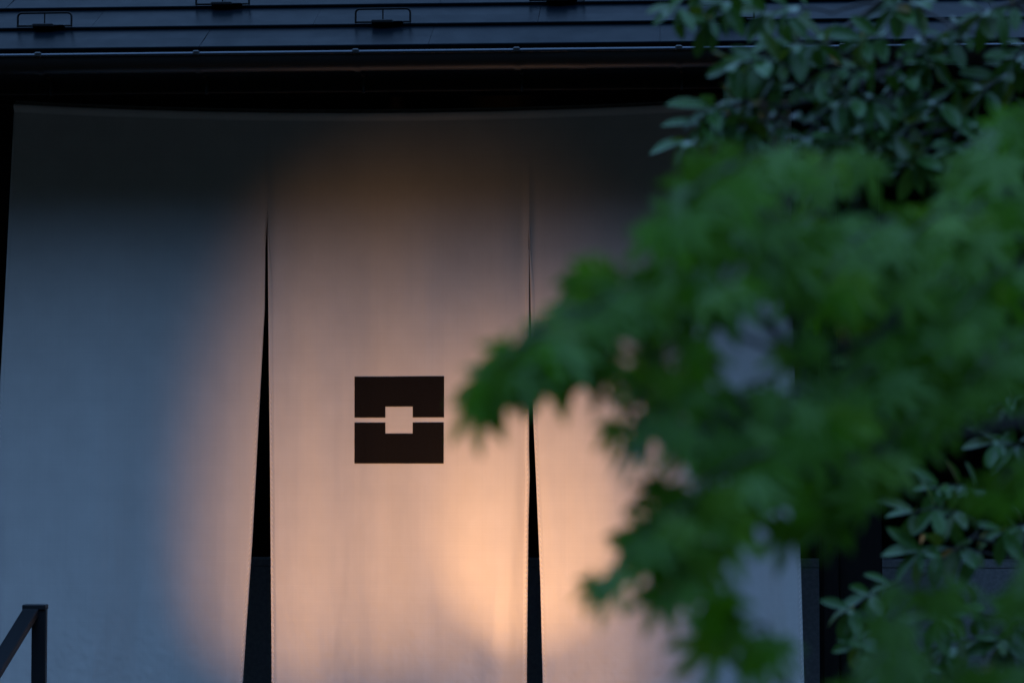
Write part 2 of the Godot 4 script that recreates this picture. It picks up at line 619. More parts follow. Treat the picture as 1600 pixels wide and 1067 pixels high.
func maple_leaf(v: int) -> ArrayMesh:
	var r := RandomNumberGenerator.new()
	r.seed = 40 + v
	var lobes := [[-118.0, 0.36], [-76.0, 0.68], [-37.0, 0.92], [0.0, 1.0], [37.0, 0.92], [76.0, 0.68], [118.0, 0.36]]
	var pts := []
	var droop := r.randf_range(0.12, 0.34)
	for k in lobes.size():
		var a: float = deg_to_rad(lobes[k][0] + r.randf_range(-4, 4))
		var len_: float = lobes[k][1] * r.randf_range(0.92, 1.06)
		for q in [[-0.34, 0.42], [-0.17, 0.66], [-0.07, 0.86], [0.0, 1.0], [0.07, 0.86], [0.17, 0.66], [0.34, 0.42]]:
			if k == 0 and q[0] < -0.3 or k == 6 and q[0] > 0.3:
				continue
			var rr: float = len_ * q[1] if absf(q[0]) < 0.3 else 0.30 + 0.06 * len_
			var aa: float = a + q[0] * (1.0 if len_ > 0.5 else 1.5)
			pts.append(Vector3(sin(aa) * rr, cos(aa) * rr, -droop * rr * rr - absf(q[0]) * 0.12 * rr))
	var st := start()
	st.set_smooth_group(0)
	st.add_vertex(Vector3.ZERO)
	for p in pts:
		st.add_vertex(p)
	for k in pts.size() - 1:
		for i in [0, k + 1, k + 2]:
			st.add_index(i)
	# the stalk
	var n := pts.size() + 1
	for p in [Vector3(-0.012, 0, 0), Vector3(0.012, 0, 0), Vector3(0.012, -0.55, 0.06), Vector3(-0.012, -0.55, 0.06)]:
		st.add_vertex(p)
	for i in [0, 1, 2, 0, 2, 3]:
		st.add_index(n + i)
	return done(st)


func long_leaf(v: int) -> ArrayMesh:
	var r := RandomNumberGenerator.new()
	r.seed = 70 + v
	var rows := []
	var bend := r.randf_range(0.05, 0.28)
	var wide := r.randf_range(0.34, 0.44)
	for j in 9:
		var t := 1.0 - j / 8.0
		var w := wide * 0.5 * pow(sin(PI * clampf(0.06 + 0.94 * pow(t, 1.15), 0.0, 1.0)), 0.75) + 0.006
		if j == 0:
			w = 0.004
		var row := []
		for i in 5:
			var u := i / 2.0 - 1.0
			row.append(Vector3(u * w, t, -bend * t * t + absf(u) * w * 0.35))
		rows.append(row)
	var st := start()
	sheet(st, rows)
	return done(st)


func leaf_turn(tip: Vector3, face: Vector3) -> Basis:   # a leaf's y runs to its tip, its z is its upper face
	var y := tip.normalized()
	var z := (face - y * face.dot(y)).normalized()
	return Basis(y.cross(z), y, z)


func jitter(a: float) -> Vector3:
	return Vector3(rng.randf_range(-a, a), rng.randf_range(-a, a), rng.randf_range(-a, a))


func near_limb(p: Vector3, limbs: Array) -> Vector3:
	var best := Vector3.ZERO
	var far := 1e9
	for l in limbs:
		for q in l:
			if p.distance_to(q) + 0.25 * maxf(0.0, p.x - q.x) * 10.0 < far:
				far = p.distance_to(q) + 0.25 * maxf(0.0, p.x - q.x) * 10.0
				best = q
	return best


func grow(t: Node3D, root: Vector3, trunk: Array, limbs: Array, twigs: Array, plenty: Array, kind: String, bark: Material) -> void:
	var st := start()
	tube(st, trunk, 0.075, 0.04, 10)
	put("trunk", done(st), bark, t, -root)
	for l in limbs:
		st = start()
		tube(st, l, 0.013 if kind == "maple" else 0.013, 0.004, 8)
		put("branch", done(st), bark, t, -root)
	var shapes := []
	for v in 6:
		shapes.append(maple_leaf(v) if kind == "maple" else long_leaf(v))
	var tones: Array = M.maple_tones if kind == "maple" else M.evergreen_tones
	var joined := start()
	var joined_tone := start()
	var count := 0
	var mass := [start(), start()]
	for k in twigs.size() + plenty.size():
		var outside := k >= twigs.size()
		var tw: Array = plenty[k - twigs.size()] if outside else twigs[k]
		var a: Vector3 = tw[0]
		var b: Vector3 = tw[1]
		var line := curve(a, a.lerp(b, 0.5) + Vector3(0, 0.03, 0) + jitter(0.012), b, 10)
		var from := near_limb(a, limbs)
		st = start()
		var all := curve(from, from.lerp(a, 0.5) + jitter(0.03), a, 5)
		all.append_array(line.slice(1))
		tube(st, all, 0.0036 if kind == "maple" else 0.004, 0.0012 if kind == "maple" else 0.0015, 6)
		put("twig", done(st), bark, t, -root)
		var places := []
		if kind == "maple":
			var n := maxi(2, int(a.distance_to(b) / 0.046))
			for i in n + 1:
				var p := float(i) / n
				var at: Vector3 = line[int(p * 10)]
				var dir: Vector3 = (line[mini(int(p * 10) + 1, 10)] - line[maxi(int(p * 10) - 1, 0)]).normalized()
				var out := dir.cross(Vector3(rng.randf_range(-0.3, 0.3), 1, rng.randf_range(-0.3, 0.3))).normalized()
				for sg in [-1.0, 1.0]:
					var stalk: Vector3 = (out * sg * 0.75 + dir * 0.55 + Vector3(0, -0.35, 0) + jitter(0.3)).normalized()
					var tip: Vector3 = (stalk * 0.7 + dir * 0.25 + Vector3(0, -0.8, 0) + jitter(0.55)).normalized()
					var face := (Vector3(-0.1, 0.5, 0.85) + jitter(0.75)).normalized()
					var size := rng.randf_range(0.042, 0.069)
					places.append([at + stalk * size * 0.5, tip, face, size])
					if i == n:
						places[-1][1] = (dir * 0.6 + Vector3(0, -0.6, 0) + jitter(0.3)).normalized()
		else:
			# whorls: at the end and at a few places below it
			var n := maxi(1, int(a.distance_to(b) / 0.05))
			for i in n:
				var p := 1.0 - i / float(n) * 0.8
				var at: Vector3 = line[int(p * 10)]
				var dir: Vector3 = (line[mini(int(p * 10) + 1, 10)] - line[maxi(int(p * 10) - 1, 0)]).normalized()
				var side := dir.cross(Vector3.UP + jitter(0.3)).normalized()
				var m := rng.randi_range(5, 7) if i == 0 else rng.randi_range(3, 5)
				for q in m:
					var ang := TAU * (q + rng.randf_range(-0.2, 0.2)) / m
					var around := side * cos(ang) + side.cross(dir) * sin(ang)
					var tip := (around * 0.85 + dir * 0.55 + Vector3(0, -0.25, 0) + jitter(0.2)).normalized()
					var face := (dir * 0.3 + Vector3(0, 0.8, 0.55) + jitter(0.4)).normalized()
					places.append([at + tip * 0.008, tip, face, rng.randf_range(0.048, 0.082)])
		for pl in places:
			var x := Transform3D(leaf_turn(pl[1], pl[2]).scaled(Vector3.ONE * pl[3]), pl[0] - root)
			var tone := rng.randi_range(0, tones.size() - 1)
			if tone == tones.size() - 1 and rng.randf() < 0.93:
				tone = 0
			if outside or count >= 296:
				mass[tone % 2].append_from(shapes[rng.randi_range(0, 5)], 0, x)
				continue
			var o := put("leaf", shapes[rng.randi_range(0, 5)], tones[tone], t)
			o.transform = x
			count += 1
	for k in 2:
		var me: ArrayMesh = mass[k].commit()
		if me and me.get_surface_count():
			var o := put("foliage", me, tones[k], t)
			o.set_meta("kind", "stuff")


func leaf_mat(called: String, c: Color, through: Color, rough: float) -> StandardMaterial3D:
	var m := mat(called, c, rough)
	m.cull_mode = BaseMaterial3D.CULL_DISABLED
	m.backlight_enabled = true
	m.backlight = through
	return m


# ---------------------------------------------------------------- scene

func _ready() -> void:
	rng.seed = 20
	crepe.seed = 5
	crepe.frequency = 0.02
	crepe.fractal_octaves = 3
	slow.seed = 9
	slow.frequency = 0.02

	var cam := Camera3D.new()
	cam.name = "camera"
	var lens := CameraAttributesPhysical.new()
	lens.frustum_focal_length = 85.0
	lens.frustum_focus_distance = 9.87
	lens.exposure_aperture = 3.2
	lens.frustum_far = 400.0
	lens.frustum_near = 0.1
	cam.attributes = lens
	cam.far = 400.0
	cam.fov = 16.07
	add_child(cam)
	cam.look_at_from_position(Vector3(0.64, 1.5, 9.9), Vector3(0, 1.97, 0))

	var env := Environment.new()
	env.background_mode = Environment.BG_SKY
	var sky := ProceduralSkyMaterial.new()
	sky.sky_top_color = lin(0.20, 0.40, 0.80)
	sky.sky_horizon_color = lin(0.12, 0.22, 0.40)
	sky.sky_curve = 0.5
	sky.ground_bottom_color = lin(0.01, 0.012, 0.014)
	sky.ground_horizon_color = lin(0.02, 0.025, 0.03)
	sky.ground_curve = 0.05
	env.sky = Sky.new()
	env.sky.sky_material = sky
	env.background_energy_multiplier = 2.1
	env.tonemap_mode = Environment.TONE_MAPPER_LINEAR
	env.tonemap_exposure = 1.0
	env.sdfgi_enabled = true
	env.ssao_enabled = true
	env.ssil_enabled = true
	var world := WorldEnvironment.new()
	world.name = "world"
	world.environment = env
	add_child(world)

	# what the set sun leaves in the air: a wide, weak, cool light from the front left
	var sun := DirectionalLight3D.new()
	sun.name = "dusk_light"
	sun.light_energy = 0.05
	sun.light_color = Color(0.62, 0.78, 1.0)
	sun.light_angular_distance = 40.0
	sun.shadow_enabled = true
	sun.sky_mode = DirectionalLight3D.SKY_MODE_LIGHT_ONLY
	add_child(sun)
	sun.rotation = Vector3(deg_to_rad(-52), deg_to_rad(-25), 0)

	# materials
	var cloth := mat("cloth", lin(0.72, 0.70, 0.67), 0.92, 0.25)
	cloth.cull_mode = BaseMaterial3D.CULL_DISABLED
	cloth.albedo_texture = weave()
	cloth.uv1_triplanar = true
	cloth.uv1_scale = Vector3(0.9, 0.9, 0.9)
	cloth.rim_enabled = true
	cloth.rim = 0.15
	mat("thread", lin(0.74, 0.70, 0.64), 0.9, 0.2)
	var ink := mat("ink", lin(0.0092, 0.0071, 0.0066), 0.85, 0.25)
	ink.albedo_texture = noise_texture(15, 0.06, Color(0.8, 0.8, 0.8), Color(1.05, 1.05, 1.05), 5)
	ink.uv1_triplanar = true
	ink.uv1_scale = Vector3(3, 3, 3)
	mat("roof", lin(0.010, 0.011, 0.013), 0.6)
	var rp := mat("roof_panel", lin(0.002, 0.005, 0.008), 0.40, 0.10)
	rp.roughness_texture = noise_texture(3, 0.012, Color(0.75, 0.75, 0.75), Color(1, 1, 1))
	rp.uv1_triplanar = true
	rp.uv1_world_triplanar = true
	var rw: StandardMaterial3D = rp.duplicate()
	rw.albedo_color = lin(0.003, 0.006, 0.009)
	rw.roughness = 0.4
	M.roof_panel_worn = rw
	mat("gutter", lin(0.010, 0.009, 0.009), 0.38)
	mat("gutter_lip", lin(0.06, 0.07, 0.085), 0.26, 0.8)
	M.gutter_lip.metallic = 0.8
	mat("iron", lin(0.003, 0.0035, 0.004), 0.5, 0.3)
	mat("rail", lin(0.010, 0.012, 0.015), 0.42)
	var tm := mat("timber", lin(0.6, 0.55, 0.5), 0.75, 0.3)
	tm.albedo_texture = noise_texture(4, 0.03, lin(0.008, 0.007, 0.007), lin(0.018, 0.016, 0.015))
	tm.uv1_triplanar = true
	tm.uv1_scale = Vector3(2.0, 0.25, 2.0)
	var stn := mat("stone", lin(1, 1, 1), 0.8, 0.4)
	stn.albedo_texture = noise_texture(6, 0.05, lin(0.21, 0.22, 0.23), lin(0.32, 0.33, 0.34), 6)
	stn.uv1_triplanar = true
	stn.uv1_scale = Vector3(1.5, 1.5, 1.5)
	var cap: StandardMaterial3D = stn.duplicate()
	cap.albedo_color = lin(1.0, 1.0, 1.0)
	cap.roughness = 0.5
	M.stone_cap = cap
	var gr := mat("gravel", lin(1, 1, 1), 0.9, 0.3)
	gr.albedo_texture = noise_texture(8, 0.2, lin(0.03, 0.020, 0.012), lin(0.10, 0.068, 0.042), 5)  # ground is out of view; brown chosen to warm its bounce onto the curtain
	gr.uv1_triplanar = true
	gr.uv1_world_triplanar = true
	var bk := mat("maple_bark", lin(0.05, 0.042, 0.036), 0.85)
	bk.albedo_texture = noise_texture(11, 0.05, Color(0.7, 0.7, 0.7), Color(1, 1, 1))
	bk.uv1_triplanar = true
	bk.uv1_scale = Vector3(8, 3, 8)
	var eb: StandardMaterial3D = bk.duplicate()
	eb.albedo_color = lin(0.09, 0.08, 0.075)
	M.evergreen_bark = eb
	M.maple_tones = [
		leaf_mat("maple_leaf_green", lin(0.072, 0.18, 0.014), Color(0.24, 0.36, 0.04), 0.40), leaf_mat("maple_leaf_deep", lin(0.046, 0.125, 0.007), Color(0.42, 0.68, 0.05), 0.5),
		leaf_mat("maple_leaf_fresh", lin(0.10, 0.22, 0.016), Color(0.36, 0.5, 0.04), 0.36), leaf_mat("maple_leaf_pale", lin(0.085, 0.17, 0.018), Color(0.5, 0.6, 0.05), 0.42)]
	M.evergreen_tones = [
		leaf_mat("evergreen_leaf_green", lin(0.048, 0.128, 0.026), Color(0.2, 0.3, 0.06), 0.34), leaf_mat("evergreen_leaf_deep", lin(0.033, 0.098, 0.02), Color(0.18, 0.26, 0.06), 0.34),
		leaf_mat("evergreen_leaf_olive", lin(0.05, 0.10, 0.022), Color(0.3, 0.36, 0.05), 0.36), leaf_mat("evergreen_leaf_yellow", lin(0.17, 0.12, 0.02), Color(0.6, 0.4, 0.05), 0.5)]
	for m in M.evergreen_tones:
		m.metallic_specular = 0.42
	for m in M.maple_tones:
		m.metallic_specular = 0.34
	var gl := mat("glow", Color(0.9, 0.8, 0.7), 0.4)
	gl.emission_enabled = true
	gl.emission = Color(1.0, 0.73, 0.475)
	gl.emission_energy_multiplier = 3.0

	var wd := mat("unseen_woods", lin(0.018, 0.03, 0.014), 0.9, 0.2)
	wd.cull_mode = BaseMaterial3D.CULL_DISABLED

	# ground
	var gm := PlaneMesh.new()
	gm.size = Vector2(300, 300)
	var ground := put("ground", gm, M.gravel, self)
	ground.set_meta("kind", "structure")
	ground.set_meta("label", "dark gravel ground before the entrance, out of view, browned to warm its bounce light")

	build_unseen_woods()
	build_gatehouse()
	build_gutter()
	build_low_wall()
	build_curtain()
	build_unseen_lamp(Vector3(-1.40, 0, 1.7), Vector3(-0.78, 1.28, 0), 3.6, 26.5, 0.046, Vector2(-1, 0.018), "unseen leftmost ground lamp with an upright flap, placed to light the cloth at the left slit")
	build_unseen_lamp(Vector3(0.75, 0, 2.5), Vector3(0.20, 1.08, 0), 4.3, 21.5, 0.024, Vector2(1, -0.012), "unseen rightmost ground lamp, placed to light the right cloth panel with a wide soft beam")
	build_unseen_lamp(Vector3(-0.10, 0, 0.95), Vector3(0.10, 1.22, 0), 1.8, 23.0, 0.02, Vector2.ZERO, "unseen ground lamp nearest the curtain, placed to brighten the cloth along the right slit")
	build_snow_guards()
	build_handrail()
	build_plants()


func weave() -> ImageTexture:
	# thread-by-thread slubs: faint lighter and darker runs along both directions
	var s := 1024
	var im := Image.create(s, s, false, Image.FORMAT_RGB8)
	var r := RandomNumberGenerator.new()
	r.seed = 77
	var warp := FastNoiseLite.new()
	warp.seed = 21
	warp.frequency = 0.01
	var blot := FastNoiseLite.new()
	blot.seed = 22
	blot.frequency = 0.006
	blot.fractal_octaves = 3
	var cols := []
	var rows := []
	for k in s:
		cols.append(r.randf_range(-1, 1))
		rows.append(r.randf_range(-1, 1))
	for y in s:
		for x in s:
			var e := minf(1.0, minf(minf(x, s - 1 - x), minf(y, s - 1 - y)) / 40.0)
			var v: float = 0.945 + 0.010 * cols[x] * (0.6 + warp.get_noise_2d(x * 8.0, y * 0.6)) + 0.012 * rows[y] * (0.6 + warp.get_noise_2d(x * 0.6 + 900.0, y * 8.0)) + 0.02 * blot.get_noise_2d(x, y) * e
			im.set_pixel(x, y, Color(v, v, v * 0.995))
	return ImageTexture.create_from_image(im)


func build_plants() -> void:
	var maple_twigs := [
		[Vector3(0.651, 1.701, 7.300), Vector3(0.547, 1.638, 7.455)],
		[Vector3(0.618, 1.673, 7.402), Vector3(0.517, 1.616, 7.506)],
		[Vector3(0.566, 1.644, 7.454), Vector3(0.492, 1.606, 7.507)],
		[Vector3(0.535, 1.623, 7.485), Vector3(0.477, 1.587, 7.527)],
		[Vector3(0.584, 1.697, 7.355), Vector3(0.558, 1.673, 7.405)],
		[Vector3(0.601, 1.640, 7.401), Vector3(0.563, 1.625, 7.453)],
		[Vector3(0.699, 1.680, 7.296), Vector3(0.631, 1.601, 7.397)],
		[Vector3(0.658, 1.619, 7.296), Vector3(0.604, 1.548, 7.397)],
		[Vector3(0.685, 1.584, 7.293), Vector3(0.637, 1.548, 7.394)],
		[Vector3(0.738, 1.502, 7.336), Vector3(0.650, 1.443, 7.439)],
		[Vector3(0.713, 1.543, 7.289), Vector3(0.663, 1.488, 7.390)],
		[Vector3(0.737, 1.580, 7.189), Vector3(0.692, 1.536, 7.290)],
		[Vector3(0.670, 1.442, 7.387), Vector3(0.586, 1.391, 7.491)],
		[Vector3(0.696, 1.429, 7.385), Vector3(0.643, 1.385, 7.436)],
		[Vector3(0.746, 1.316, 7.276), Vector3(0.709, 1.277, 7.377)],
		[Vector3(0.689, 1.389, 7.384), Vector3(0.682, 1.357, 7.403)],
		[Vector3(0.716, 1.823, 7.202), Vector3(0.651, 1.759, 7.404)],
		[Vector3(0.701, 1.768, 7.250), Vector3(0.638, 1.713, 7.402)],
		[Vector3(0.778, 1.850, 7.099), Vector3(0.695, 1.802, 7.202)],
		[Vector3(0.752, 1.773, 7.197), Vector3(0.672, 1.694, 7.299)],
		[Vector3(0.883, 1.875, 6.892), Vector3(0.775, 1.793, 6.996)],
		[Vector3(0.837, 1.793, 6.992), Vector3(0.754, 1.713, 7.144)],
		[Vector3(0.913, 1.786, 6.987), Vector3(0.816, 1.695, 7.189)],
		[Vector3(0.859, 1.709, 6.986), Vector3(0.787, 1.637, 7.188)],
		[Vector3(1.002, 1.811, 6.882), Vector3(0.904, 1.731, 7.085)],
		[Vector3(0.986, 1.716, 6.878), Vector3(0.881, 1.642, 7.082)],
		[Vector3(0.928, 1.617, 6.978), Vector3(0.829, 1.566, 7.182)],
		[Vector3(0.822, 1.591, 7.084), Vector3(0.761, 1.536, 7.286)],
		[Vector3(0.851, 1.568, 7.081), Vector3(0.747, 1.509, 7.285)],
		[Vector3(0.794, 1.530, 7.183), Vector3(0.711, 1.481, 7.336)],
		[Vector3(0.935, 1.548, 6.974), Vector3(0.843, 1.473, 7.177)],
		[Vector3(0.888, 1.509, 7.075), Vector3(0.815, 1.466, 7.178)],
		[Vector3(1.096, 1.838, 6.777), Vector3(0.990, 1.778, 6.981)],
		[Vector3(1.081, 1.740, 6.873), Vector3(0.970, 1.657, 7.077)],
		[Vector3(1.096, 1.653, 6.868), Vector3(0.984, 1.583, 7.073)],
		[Vector3(1.129, 1.945, 6.780), Vector3(1.034, 1.891, 6.883)],
		[Vector3(1.095, 1.241, 6.949), Vector3(0.954, 1.243, 7.059)],
		[Vector3(0.965, 1.349, 6.962), Vector3(0.902, 1.324, 7.066)],
		[Vector3(0.927, 1.272, 6.961), Vector3(0.865, 1.250, 7.065)],
		[Vector3(1.119, 1.372, 6.954), Vector3(1.065, 1.361, 7.057)],
		[Vector3(0.787, 1.730, 7.193), Vector3(0.721, 1.691, 7.245)],
		[Vector3(0.503, 1.604, 7.486), Vector3(0.465, 1.580, 7.528)],
		[Vector3(0.866, 1.480, 7.075), Vector3(0.801, 1.445, 7.178)],
		[Vector3(1.096, 1.510, 6.962), Vector3(1.021, 1.465, 7.065)]]
	var maple_more := [
		[Vector3(1.958, 1.581, 6.212), Vector3(1.786, 1.478, 6.419)],
		[Vector3(2.319, 1.587, 6.061), Vector3(2.126, 1.480, 6.269)],
		[Vector3(1.427, 2.022, 6.119), Vector3(1.282, 1.891, 6.322)],
		[Vector3(1.728, 1.370, 6.901), Vector3(1.574, 1.300, 7.108)],
		[Vector3(1.732, 2.276, 6.512), Vector3(1.575, 2.138, 6.716)],
		[Vector3(1.710, 2.498, 6.852), Vector3(1.557, 2.350, 7.055)],
		[Vector3(1.623, 1.318, 6.251), Vector3(1.470, 1.230, 6.457)],
		[Vector3(1.358, 1.498, 6.905), Vector3(1.229, 1.418, 7.110)],
		[Vector3(1.666, 2.292, 7.061), Vector3(1.517, 2.160, 7.265)],
		[Vector3(1.946, 2.247, 6.826), Vector3(1.777, 2.116, 7.031)],
		[Vector3(2.066, 1.399, 6.704), Vector3(1.889, 1.322, 6.912)],
		[Vector3(2.227, 1.877, 6.326), Vector3(2.040, 1.760, 6.533)],
		[Vector3(1.534, 1.285, 6.330), Vector3(1.387, 1.202, 6.536)],
		[Vector3(2.057, 1.371, 6.694), Vector3(1.881, 1.295, 6.902)],
		[Vector3(1.519, 2.284, 6.925), Vector3(1.379, 2.151, 7.129)],
		[Vector3(1.389, 2.211, 6.471), Vector3(1.251, 2.076, 6.674)],
		[Vector3(1.278, 1.656, 6.718), Vector3(1.151, 1.560, 6.922)],
		[Vector3(1.572, 1.468, 6.547), Vector3(1.425, 1.380, 6.753)],
		[Vector3(1.642, 1.966, 6.341), Vector3(1.489, 1.843, 6.546)],
		[Vector3(1.252, 1.285, 7.018), Vector3(1.133, 1.224, 7.224)],
		[Vector3(1.767, 1.441, 6.997), Vector3(1.611, 1.369, 7.205)],
		[Vector3(2.028, 2.113, 6.450), Vector3(1.853, 1.984, 6.656)],
		[Vector3(1.253, 2.444, 6.915), Vector3(1.130, 2.300, 7.116)],
		[Vector3(2.258, 2.400, 6.271), Vector3(2.070, 2.252, 6.477)],
		[Vector3(2.047, 1.305, 6.645), Vector3(1.872, 1.232, 6.854)],
		[Vector3(1.699, 1.909, 6.264), Vector3(1.541, 1.788, 6.469)],
		[Vector3(1.470, 1.571, 6.241), Vector3(1.325, 1.469, 6.446)],
		[Vector3(2.251, 2.702, 6.095), Vector3(2.062, 2.535, 6.300)],
		[Vector3(1.414, 2.156, 6.459), Vector3(1.275, 2.024, 6.663)],
		[Vector3(2.298, 2.217, 6.091), Vector3(2.106, 2.076, 6.297)],
		[Vector3(1.721, 2.137, 6.734), Vector3(1.566, 2.011, 6.938)],
		[Vector3(1.377, 2.394, 6.936), Vector3(1.247, 2.254, 7.139)],
		[Vector3(1.777, 1.248, 6.843), Vector3(1.620, 1.184, 7.051)],
		[Vector3(1.356, 1.230, 6.497), Vector3(1.221, 1.155, 6.702)],
		[Vector3(1.692, 2.301, 6.465), Vector3(1.537, 2.161, 6.669)],
		[Vector3(1.996, 1.963, 6.602), Vector3(1.823, 1.846, 6.808)],
		[Vector3(1.254, 1.355, 7.012), Vector3(1.134, 1.289, 7.217)],
		[Vector3(1.614, 1.447, 6.895), Vector3(1.468, 1.371, 7.101)],
		[Vector3(1.995, 1.276, 6.360), Vector3(1.822, 1.195, 6.568)],
		[Vector3(1.970, 2.442, 6.614), Vector3(1.799, 2.296, 6.819)],
		[Vector3(1.387, 1.435, 6.744), Vector3(1.255, 1.355, 6.949)],
		[Vector3(1.814, 1.185, 6.145), Vector3(1.649, 1.102, 6.353)],
		[Vector3(2.154, 1.975, 6.526), Vector3(1.972, 1.857, 6.733)],
		[Vector3(1.862, 1.913, 6.740), Vector3(1.698, 1.803, 6.946)],
		[Vector3(1.624, 2.372, 6.691), Vector3(1.475, 2.230, 6.894)],
		[Vector3(1.366, 1.606, 6.233), Vector3(1.226, 1.501, 6.438)],
		[Vector3(1.118, 1.845, 6.530), Vector3(0.998, 1.733, 6.733)],
		[Vector3(1.072, 1.688, 6.135), Vector3(0.946, 1.575, 6.339)],
		[Vector3(1.106, 1.684, 6.179), Vector3(0.979, 1.573, 6.383)],
		[Vector3(1.251, 1.737, 6.180), Vector3(1.116, 1.623, 6.384)],
		[Vector3(1.076, 1.705, 6.430), Vector3(0.956, 1.599, 6.633)],
		[Vector3(1.155, 1.689, 6.219), Vector3(1.026, 1.578, 6.422)],
		[Vector3(1.069, 1.612, 6.241), Vector3(0.945, 1.506, 6.445)],
		[Vector3(1.186, 2.008, 6.304), Vector3(1.057, 1.881, 6.507)],
		[Vector3(1.040, 1.724, 6.342), Vector3(0.920, 1.615, 6.545)],
		[Vector3(1.308, 1.746, 6.158), Vector3(1.170, 1.631, 6.362)],
		[Vector3(1.098, 1.745, 6.201), Vector3(0.972, 1.631, 6.405)],
		[Vector3(1.317, 1.879, 6.141), Vector3(1.178, 1.756, 6.345)],
		[Vector3(1.348, 1.733, 6.065), Vector3(1.206, 1.616, 6.269)],
		[Vector3(1.343, 1.791, 6.292), Vector3(1.206, 1.677, 6.496)],
		[Vector3(1.029, 1.665, 6.102), Vector3(0.904, 1.553, 6.305)]]
	var upper_twigs := [
		[Vector3(0.835, 2.199, 5.207), Vector3(0.679, 2.100, 5.300)],
		[Vector3(0.872, 2.174, 5.204), Vector3(0.722, 2.161, 5.300)],
		[Vector3(0.910, 2.236, 5.204), Vector3(0.771, 2.247, 5.301)],
		[Vector3(0.914, 2.161, 5.113), Vector3(0.770, 2.125, 5.295)],
		[Vector3(0.811, 2.434, 5.220), Vector3(0.722, 2.332, 5.308)],
		[Vector3(0.736, 2.447, 5.226), Vector3(0.661, 2.356, 5.313)],
		[Vector3(0.971, 2.392, 5.033), Vector3(0.839, 2.376, 5.128)],
		[Vector3(0.897, 2.099, 5.199), Vector3(0.734, 2.064, 5.295)],
		[Vector3(1.066, 2.237, 5.107), Vector3(0.947, 2.248, 5.203)],
		[Vector3(1.091, 2.186, 5.103), Vector3(0.971, 2.186, 5.198)],
		[Vector3(1.125, 2.302, 5.019), Vector3(1.028, 2.325, 5.114)],
		[Vector3(1.239, 2.329, 4.926), Vector3(1.125, 2.263, 5.017)],
		[Vector3(1.318, 2.355, 4.922), Vector3(1.203, 2.340, 5.016)],
		[Vector3(1.396, 2.277, 4.913), Vector3(1.280, 2.237, 5.006)],
		[Vector3(1.396, 2.408, 4.919), Vector3(1.280, 2.392, 5.013)],
		[Vector3(1.228, 2.173, 5.006), Vector3(1.091, 2.136, 5.101)],
		[Vector3(1.357, 2.134, 4.996), Vector3(1.217, 2.110, 5.091)],
		[Vector3(1.003, 2.148, 5.107), Vector3(0.872, 2.087, 5.200)],
		[Vector3(1.183, 2.424, 4.847), Vector3(1.100, 2.405, 5.026)],
		[Vector3(1.066, 2.098, 5.100), Vector3(0.934, 2.050, 5.194)],
		[Vector3(1.003, 2.287, 5.114), Vector3(0.885, 2.298, 5.209)],
		[Vector3(0.952, 2.199, 5.113), Vector3(0.835, 2.236, 5.209)],
		[Vector3(1.164, 2.224, 5.013), Vector3(1.053, 2.199, 5.106)],
		[Vector3(1.291, 2.264, 4.919), Vector3(1.190, 2.212, 5.011)],
		[Vector3(1.028, 2.098, 5.103), Vector3(0.984, 2.112, 5.194)],
		[Vector3(1.202, 2.121, 5.006), Vector3(1.129, 2.085, 5.096)],
		[Vector3(1.305, 2.160, 5.001), Vector3(1.267, 2.173, 5.004)],
		[Vector3(1.396, 2.329, 4.916), Vector3(1.344, 2.302, 5.005)],
		[Vector3(0.902, 2.325, 5.122), Vector3(0.823, 2.273, 5.212)],
		[Vector3(0.847, 2.124, 5.203), Vector3(0.807, 2.052, 5.290)],
		[Vector3(1.160, 2.355, 4.932), Vector3(1.164, 2.302, 5.017)],
		[Vector3(1.022, 2.250, 5.023), Vector3(1.028, 2.161, 5.106)]]
